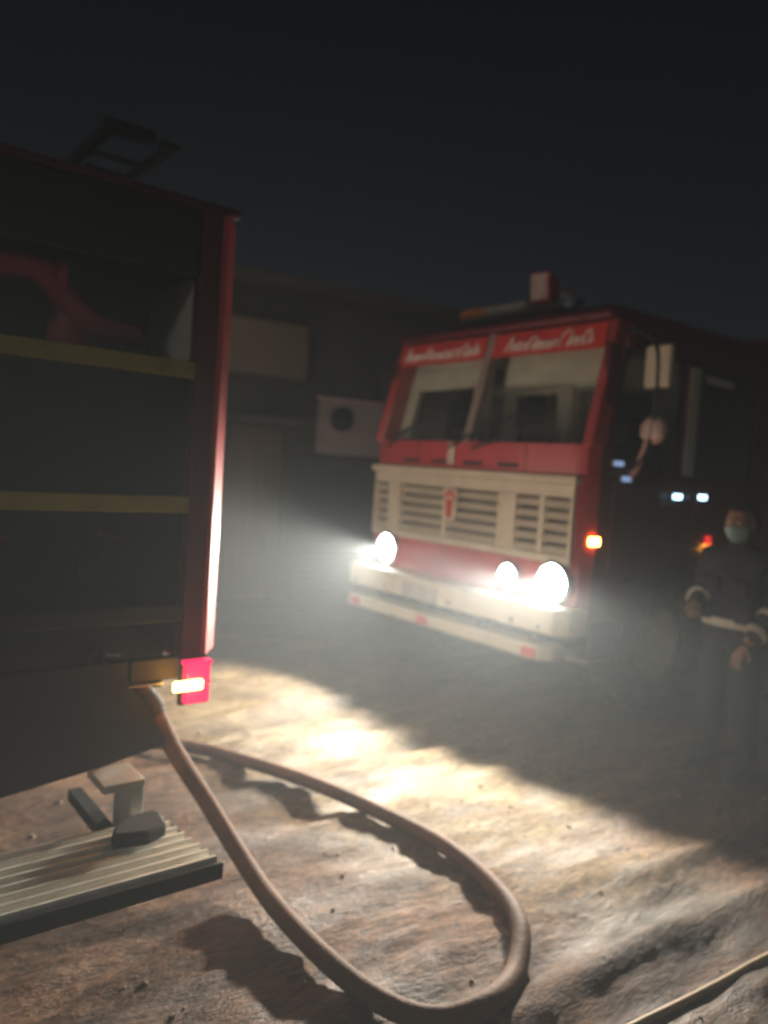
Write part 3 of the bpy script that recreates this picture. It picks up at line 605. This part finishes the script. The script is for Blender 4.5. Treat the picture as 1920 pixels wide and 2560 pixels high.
# ------------------------------------------------------------------ hoses
hp = [t1w(-.31, .47, .77), t1w(-.29, .26, .80), t1w(-.235, .11, .69), t1w(-.14, .09, .5), (-.66, 3.12, .27), (-.466, 2.959, .11), (-.274, 2.674, .07), (-.041, 2.38, .06), (.124, 2.257, .058), (.268, 2.219, .058), (.414, 2.285, .058), (.542, 2.502, .058), (.596, 2.738, .058), (.546, 3.007, .058), (.362, 3.333, .058), (.075, 3.635, .058), (-.277, 3.889, .058), (-.65, 4.126, .058), (-.98, 4.26, .058), (-1.30, 4.22, .058), (-1.9, 3.9, .058), (-2.6, 3.5, .058)]
hp = [(x, y, z - .012 + (gz(x, y) if z < .1 else 0)) for x, y, z in hp]
path = spline(hp, 16)
hs = empty('suction_hose', (path[60].x, path[60].y, 0)); tag(hs, 'thick orange-tan suction hose looped over the mud from the open truck rear', 'hose')
def at0(o, root):
    o.parent = root; o.matrix_parent_inverse = Matrix.Translation(-root.location); return o
pp = [path[0]]; acc = 0.
for a, b_ in zip(path[:-1], path[1:]):        # even spacing, so the ribs are even
    d = (b_ - a).length; u = .011 - acc
    while u <= d: pp.append(a.lerp(b_, u / d)); u += .011
    acc = d - (u - .011)
tb = MB().tube(pp, [.035 + (.0018 if i % 2 else 0) for i in range(len(pp))], 16).build('hose_body', 'hose', None, smooth=True); at0(tb, hs)
c0, c1 = path[0], path[6]; dirc = (c0 - c1).normalized()
at0(MB().tube([c0 - dirc * .02, c0 + dirc * .02, c0 + dirc * .022, c0 + dirc * .07, c0 + dirc * .072, c0 + dirc * .09], [.046, .046, .056, .056, .046, .046], 20).build('hose_coupling', 'steel', None, smooth=True), hs)
for k in (3, 9): at0(MB().tube([path[k] - dirc * .006, path[k] + dirc * .006], .043, 20).build('hose_clamp', 'chrome', None, smooth=True), hs)
q0 = path[32]; dq = (path[34] - path[30]).normalized(); at0(MB().tube([q0 - dq * .05, q0 - dq * .03, q0 - dq * .028, q0 + dq * .028, q0 + dq * .03, q0 + dq * .05], [.039, .039, .046, .046, .039, .039], 20).build('hose_coupling', 'black', None, smooth=True), hs)
th = [(.52, 2.02), (.744, 2.197), (.884, 2.302), (1.065, 2.418), (1.245, 2.535), (1.491, 2.702), (1.771, 2.866), (2.2, 3.05), (2.7, 3.2)]
tag(MB().tube(spline([(x, y, gz(x, y) + .012) for x, y in th], 8), .0125, 10).build('thin_hose', 'rope', smooth=True), 'thin pale hose lying across the mud in the bottom right corner', 'hose')

# ------------------------------------------------------------------ person beside the cab
def skinned(name, verts, edges, radii, root, material, levels=1):
    me_ = bpy.data.meshes.new(name); me_.from_pydata(verts, edges, []); o = bpy.data.objects.new(name, me_); COL.objects.link(o)
    o.modifiers.new('skin', 'SKIN'); sk = me_.skin_vertices[0].data
    for i, r_ in enumerate(radii): sk[i].radius = r_ if isinstance(r_, tuple) else (r_, r_)
    sk[root].use_root = True
    o.modifiers['skin'].use_smooth_shade = True
    ss = o.modifiers.new('sub', 'SUBSURF'); ss.levels = levels; ss.render_levels = levels
    dg = bpy.context.evaluated_depsgraph_get(); ev = o.evaluated_get(dg); nm = bpy.data.meshes.new_from_object(ev)
    bpy.data.objects.remove(o); bpy.data.meshes.remove(me_)
    o = bpy.data.objects.new(name, nm); COL.objects.link(o); nm.materials.clear(); nm.materials.append(M[material])
    for p in nm.polygons: p.use_smooth = True
    return o
PX, PY = 2.16, 4.62
per = empty('person', (PX, PY, gz(PX, PY)), R(-55)); tag(per, 'person in dark work clothes and pale teal face mask standing beside the cab', 'person')
# local: faces -y, x to the person's left
V = [(0, 0, .86), (0, .0, 1.0), (0, -.01, 1.16), (0, .0, 1.28), (0, -.015, 1.36), (0, -.03, 1.415),      # 0-5 pelvis..neck
     (.185, .0, 1.275), (.245, .02, 1.04), (.215, -.16, .88), (.195, -.215, .83),                            # 6-9 left arm
     (-.185, .0, 1.275), (-.25, .03, 1.05), (-.16, -.20, .99), (-.105, -.265, .995),                            # 10-13 right arm raised
     (.09, .0, .82), (.105, -.02, .46), (.11, .03, .10), (.12, -.10, .05),                                # 14-17
     (-.09, .0, .82), (-.12, .0, .46), (-.13, .05, .10), (-.145, -.08, .05)]
E_ = [(0, 1), (1, 2), (2, 3), (3, 4), (4, 5), (3, 6), (6, 7), (7, 8), (8, 9), (3, 10), (10, 11), (11, 12), (12, 13), (0, 14), (14, 15), (15, 16), (16, 17), (0, 18), (18, 19), (19, 20), (20, 21)]
Rr = [(.19, .14), (.175, .135), (.195, .135), (.145, .10), .062, .055, .088, .074, .058, .036, .088, .074, .058, .036, .118, .092, .078, .052, .118, .092, .078, .052]
bo = skinned('body', V, E_, Rr, 0, 'cloth', 2); bo.parent = per
me_ = bo.data
from mathutils import noise as mn
for v_ in me_.vertices:                      # creases in the cloth
    if v_.co.z < 1.36:
        c = v_.co; q = mn.fractal(Vector((c.x * 9, c.y * 9, c.z * 16)), 1., 2., 4)
        v_.co += v_.normal * (.016 * q)
for k in ('trouser', 'skin', 'shoe'): me_.materials.append(M[k])
for p in me_.polygons:
    c = p.center
    if c.z > 1.375: p.material_index = 2
    elif c.z < .095: p.material_index = 3
    elif c.z < .84 and not (c.y < -.12): p.material_index = 1
    if (Vector(c) - Vector(V[9])).length < .04 or (Vector(c) - Vector(V[13])).length < .04: p.material_index = 2
for s, v0, v1 in ((1, V[16], V[17]), (-1, V[20], V[21])):
    a, b_ = Vector(v0), Vector(v1); d = (b_ - a); d.z = 0; d.normalize(); c = Vector((a.x, a.y, 0)); q = Vector((d.y, -d.x, 0))
    bt = MB(); prof = [(-.06, .036, .11, .036), (0., .048, .16, .05), (.06, .05, .13, .05), (.13, .052, .075, .046), (.19, .044, .055, .034), (.215, .02, .035, .014)]
    vs_ = []
    for (l, w0, h, w1) in prof: vs_ += [c + d * l + q * w0, c + d * l + q * w1 + Vector((0, 0, h)), c + d * l - q * w1 + Vector((0, 0, h)), c + d * l - q * w0]
    bt.add(vs_, [(i * 4 + k, i * 4 + (k + 1) % 4, i * 4 + 4 + (k + 1) % 4, i * 4 + 4 + k) for i in range(5) for k in range(4)] + [(3, 2, 1, 0), (20, 21, 22, 23)]).build('boot', 'shoe', per, smooth=True, bevel=.012)
for x, z in ((.09, 1.13), (-.09, 1.13), (.12, .97), (-.12, .97)):
    B((x - .045, -.16, z - .05), (x + .045, -.125, z + .045)).build('jacket_pocket', 'cloth', per, bevel=.008)
# head
hb = bmesh.new(); bmesh.ops.create_icosphere(hb, subdivisions=4, radius=1)
for v_ in hb.verts:
    x, y, z = v_.co; sx = .076 * (1 - .20 * max(0, -z)) ; sy = .096 - (.012 * max(0, -z)); sz = .118
    X, Y, Z = x * sx, y * sy, z * sz
    if y < 0:
        Y -= .022 * math.exp(-((x / .16) ** 2 + ((z + .12) / .22) ** 2))                       # nose
        Y += .010 * (math.exp(-(((x - .38) / .2) ** 2 + ((z - .06) / .13) ** 2)) + math.exp(-(((x + .38) / .2) ** 2 + ((z - .06) / .13) ** 2)))  # eye sockets
        Y -= .006 * math.exp(-((x / .5) ** 2 + ((z - .24) / .1) ** 2))                          # brow
        Y -= .008 * math.exp(-((x / .3) ** 2 + ((z + .85) / .2) ** 2))                          # chin
        Y -= .005 * math.exp(-((x / .3) ** 2 + ((z + .52) / .1) ** 2))                          # lips
    v_.co = (X, Y - .045, Z + 1.495)
hm = bpy.data.meshes.new('head'); hb.to_mesh(hm); hb.free(); hm.materials.append(M['skin'])
for p in hm.polygons: p.use_smooth = True
ho = bpy.data.objects.new('head', hm); COL.objects.link(ho); ho.parent = per
for s in (-1, 1):
    MB().lathe([(0, -.012), (.011, -.006), (.012, 0), (.011, .006), (0, .012)], (s * .029, -.126, 1.502), (0, 1, 0), 12).build('eye', 'white', ho, smooth=True)
    MB().lathe([(0, -.002), (.005, -.001), (.005, .001), (0, .002)], (s * .029, -.1385, 1.502), (0, 1, 0), 10).build('pupil', 'black', ho)
    MB().lathe([(0, -.012), (.02, -.01), (.03, 0), (.026, .008), (0, .004)], (s * .078, -.03, 1.495), (s, .35, 0), 14).build('ear', 'skin', ho, smooth=True)
hb = bmesh.new(); bmesh.ops.create_icosphere(hb, subdivisions=4, radius=1)
rs = random.Random(4)
for v_ in hb.verts:
    x, y, z = v_.co; q = 1 + .04 * math.sin(17 * x + 9 * z) * math.sin(13 * y) + rs.uniform(-.012, .02)
    v_.co = (x * .085 * q, y * .104 * q - .035, z * .122 * q + 1.512)
bmesh.ops.delete(hb, geom=[v_ for v_ in hb.verts if (v_.co.z < 1.545 and v_.co.y < -.02) or v_.co.z < 1.44 or (v_.co.y < -.06 and v_.co.z < 1.572)], context='VERTS')
hm = bpy.data.meshes.new('hair'); hb.to_mesh(hm); hb.free(); hm.materials.append(M['hair'])
for p in hm.polygons: p.use_smooth = True
hr = bpy.data.objects.new('hair', hm); COL.objects.link(hr); hr.parent = per; sdm = hr.modifiers.new('thick', 'SOLIDIFY'); sdm.thickness = .012
mk = MB(); rows = []
for i in range(9):                     # pleated face covering
    z = 1.382 + i * .0125; row = []
    for k in range(17):
        a = R(-72 + 9 * k); r_ = 1.0 + (.03 if i % 2 else 0)
        zz = (z - 1.495) / .118; hw = max(.3, math.sqrt(max(.05, 1 - zz * zz)))
        bul = .026 * math.exp(-(a / .5) ** 2)
        row.append((math.sin(a) * .083 * hw * r_, -.045 - math.cos(a) * (.098 * hw * r_) - bul, z))
    rows.append(row)
mk.add([p for r_ in rows for p in r_], [(i * 17 + k, i * 17 + k + 1, (i + 1) * 17 + k + 1, (i + 1) * 17 + k) for i in range(8) for k in range(16)])
mo = mk.build('face_mask', 'mask', per, smooth=True); sm_ = mo.modifiers.new('thick', 'SOLIDIFY'); sm_.thickness = .004
# hands: five fingers each, half closed
def hand(wrist, fdir, side, name):
    f_ = Vector(fdir).normalized(); up_ = Vector((0, 0, 1)); sx_ = f_.cross(up_).normalized() * side; dn = sx_.cross(f_).normalized() * side
    if dn.z > 0: dn = -dn
    w_ = Vector(wrist); vv = [w_, w_ + f_ * .045, w_ + f_ * .085]; ee = [(0, 1), (1, 2)]; rd = [(.026, .02), (.036, .017), (.036, .015)]
    for j, (off, ln) in enumerate(((-.028, .062), (-.01, .074), (.01, .07), (.028, .054))):
        b0 = len(vv); base = w_ + f_ * .088 + sx_ * off
        vv += [base, base + f_ * ln * .42 + dn * .008, base + f_ * ln * .66 + dn * ln * .42, base + f_ * ln * .55 + dn * ln * .82]
        ee += [(2, b0), (b0, b0 + 1), (b0 + 1, b0 + 2), (b0 + 2, b0 + 3)]; rd += [.0095, .0092, .0085, .007]
    b0 = len(vv); vv += [w_ + f_ * .03 - sx_ * .034, w_ + f_ * .062 - sx_ * .056 + dn * .012, w_ + f_ * .085 - sx_ * .052 + dn * .03]
    ee += [(1, b0), (b0, b0 + 1), (b0 + 1, b0 + 2)]; rd += [.0125, .0105, .0085]
    o = skinned(name, [tuple(v_) for v_ in vv], ee, rd, 0, 'skin', 2); o.parent = per
hand((.193, -.222, .822), (-.1, -.6, -.8), 1, 'hand'); hand((-.1, -.275, .997), (.5, -.85, .0), -1, 'hand')
# pale bands on sleeves and hem
def bandring(c, d, r_, wd, name='pale_band'):
    c = Vector(c); d = Vector(d).normalized()
    MB().lathe([(r_ - .004, -wd / 2), (r_, -wd / 2), (r_, wd / 2), (r_ - .004, wd / 2)], c, d, 24).build(name, 'band', per, smooth=True)
bandring((.232, -.06, .972), (-.14, -.72, -.68), .074, .035); bandring((.214, -.15, .888), (-.14, -.72, -.68), .066, .035)
bandring((-.195, -.10, 1.018), (.36, -.9, -.22), .073, .035)
MB().lathe([(.060, 0), (.074, .0), (.068, .05), (.060, .05)], (0, -.012, 1.345), (0, -.12, 1), 24).build('collar', 'cloth', per, smooth=True)
def ellring(z, a, b_, h, name):
    n = 32; vs_ = []
    for zz, k in ((z, 0), (z + h, 0), (z + h, -.006), (z, -.006)):
        vs_ += [((a + k) * math.cos(2 * math.pi * i / n), (b_ + k) * math.sin(2 * math.pi * i / n), zz) for i in range(n)]
    MB().add(vs_, [(q * n + i, q * n + (i + 1) % n, ((q + 1) % 4) * n + (i + 1) % n, ((q + 1) % 4) * n + i) for q in range(4) for i in range(n)]).build(name, 'band', per, smooth=True)
ellring(.885, .205, .158, .05, 'pale_band')
for k in range(2): B((-.012, -.150 - .004 * k, 1.0 + .17 * k), (.012, -.146 - .004 * k, 1.03 + .17 * k)).build('jacket_button', 'black', per)

# ------------------------------------------------------------------ smoky air lit by the headlights
hz = B((-66, -66, -1.5), (66, 66, 3.72)); ho = hz.build('haze', 'black'); ho.data.materials.clear()
hmt = bpy.data.materials.new('smoke'); hmt.use_nodes = True; hmt.cycles.homogeneous_volume = True; t = hmt.node_tree; t.nodes.clear()
o_ = t.nodes.new('ShaderNodeOutputMaterial'); pv = t.nodes.new('ShaderNodeVolumePrincipled')
pv.inputs['Color'].default_value = (.78, .86, .93, 1); pv.inputs['Density'].default_value = .031; pv.inputs['Anisotropy'].default_value = .1
t.links.new(pv.outputs[0], o_.inputs['Volume']); ho.data.materials.append(hmt); tag(ho, 'thin smoky haze hanging in the headlight beams', 'haze', kind='stuff')
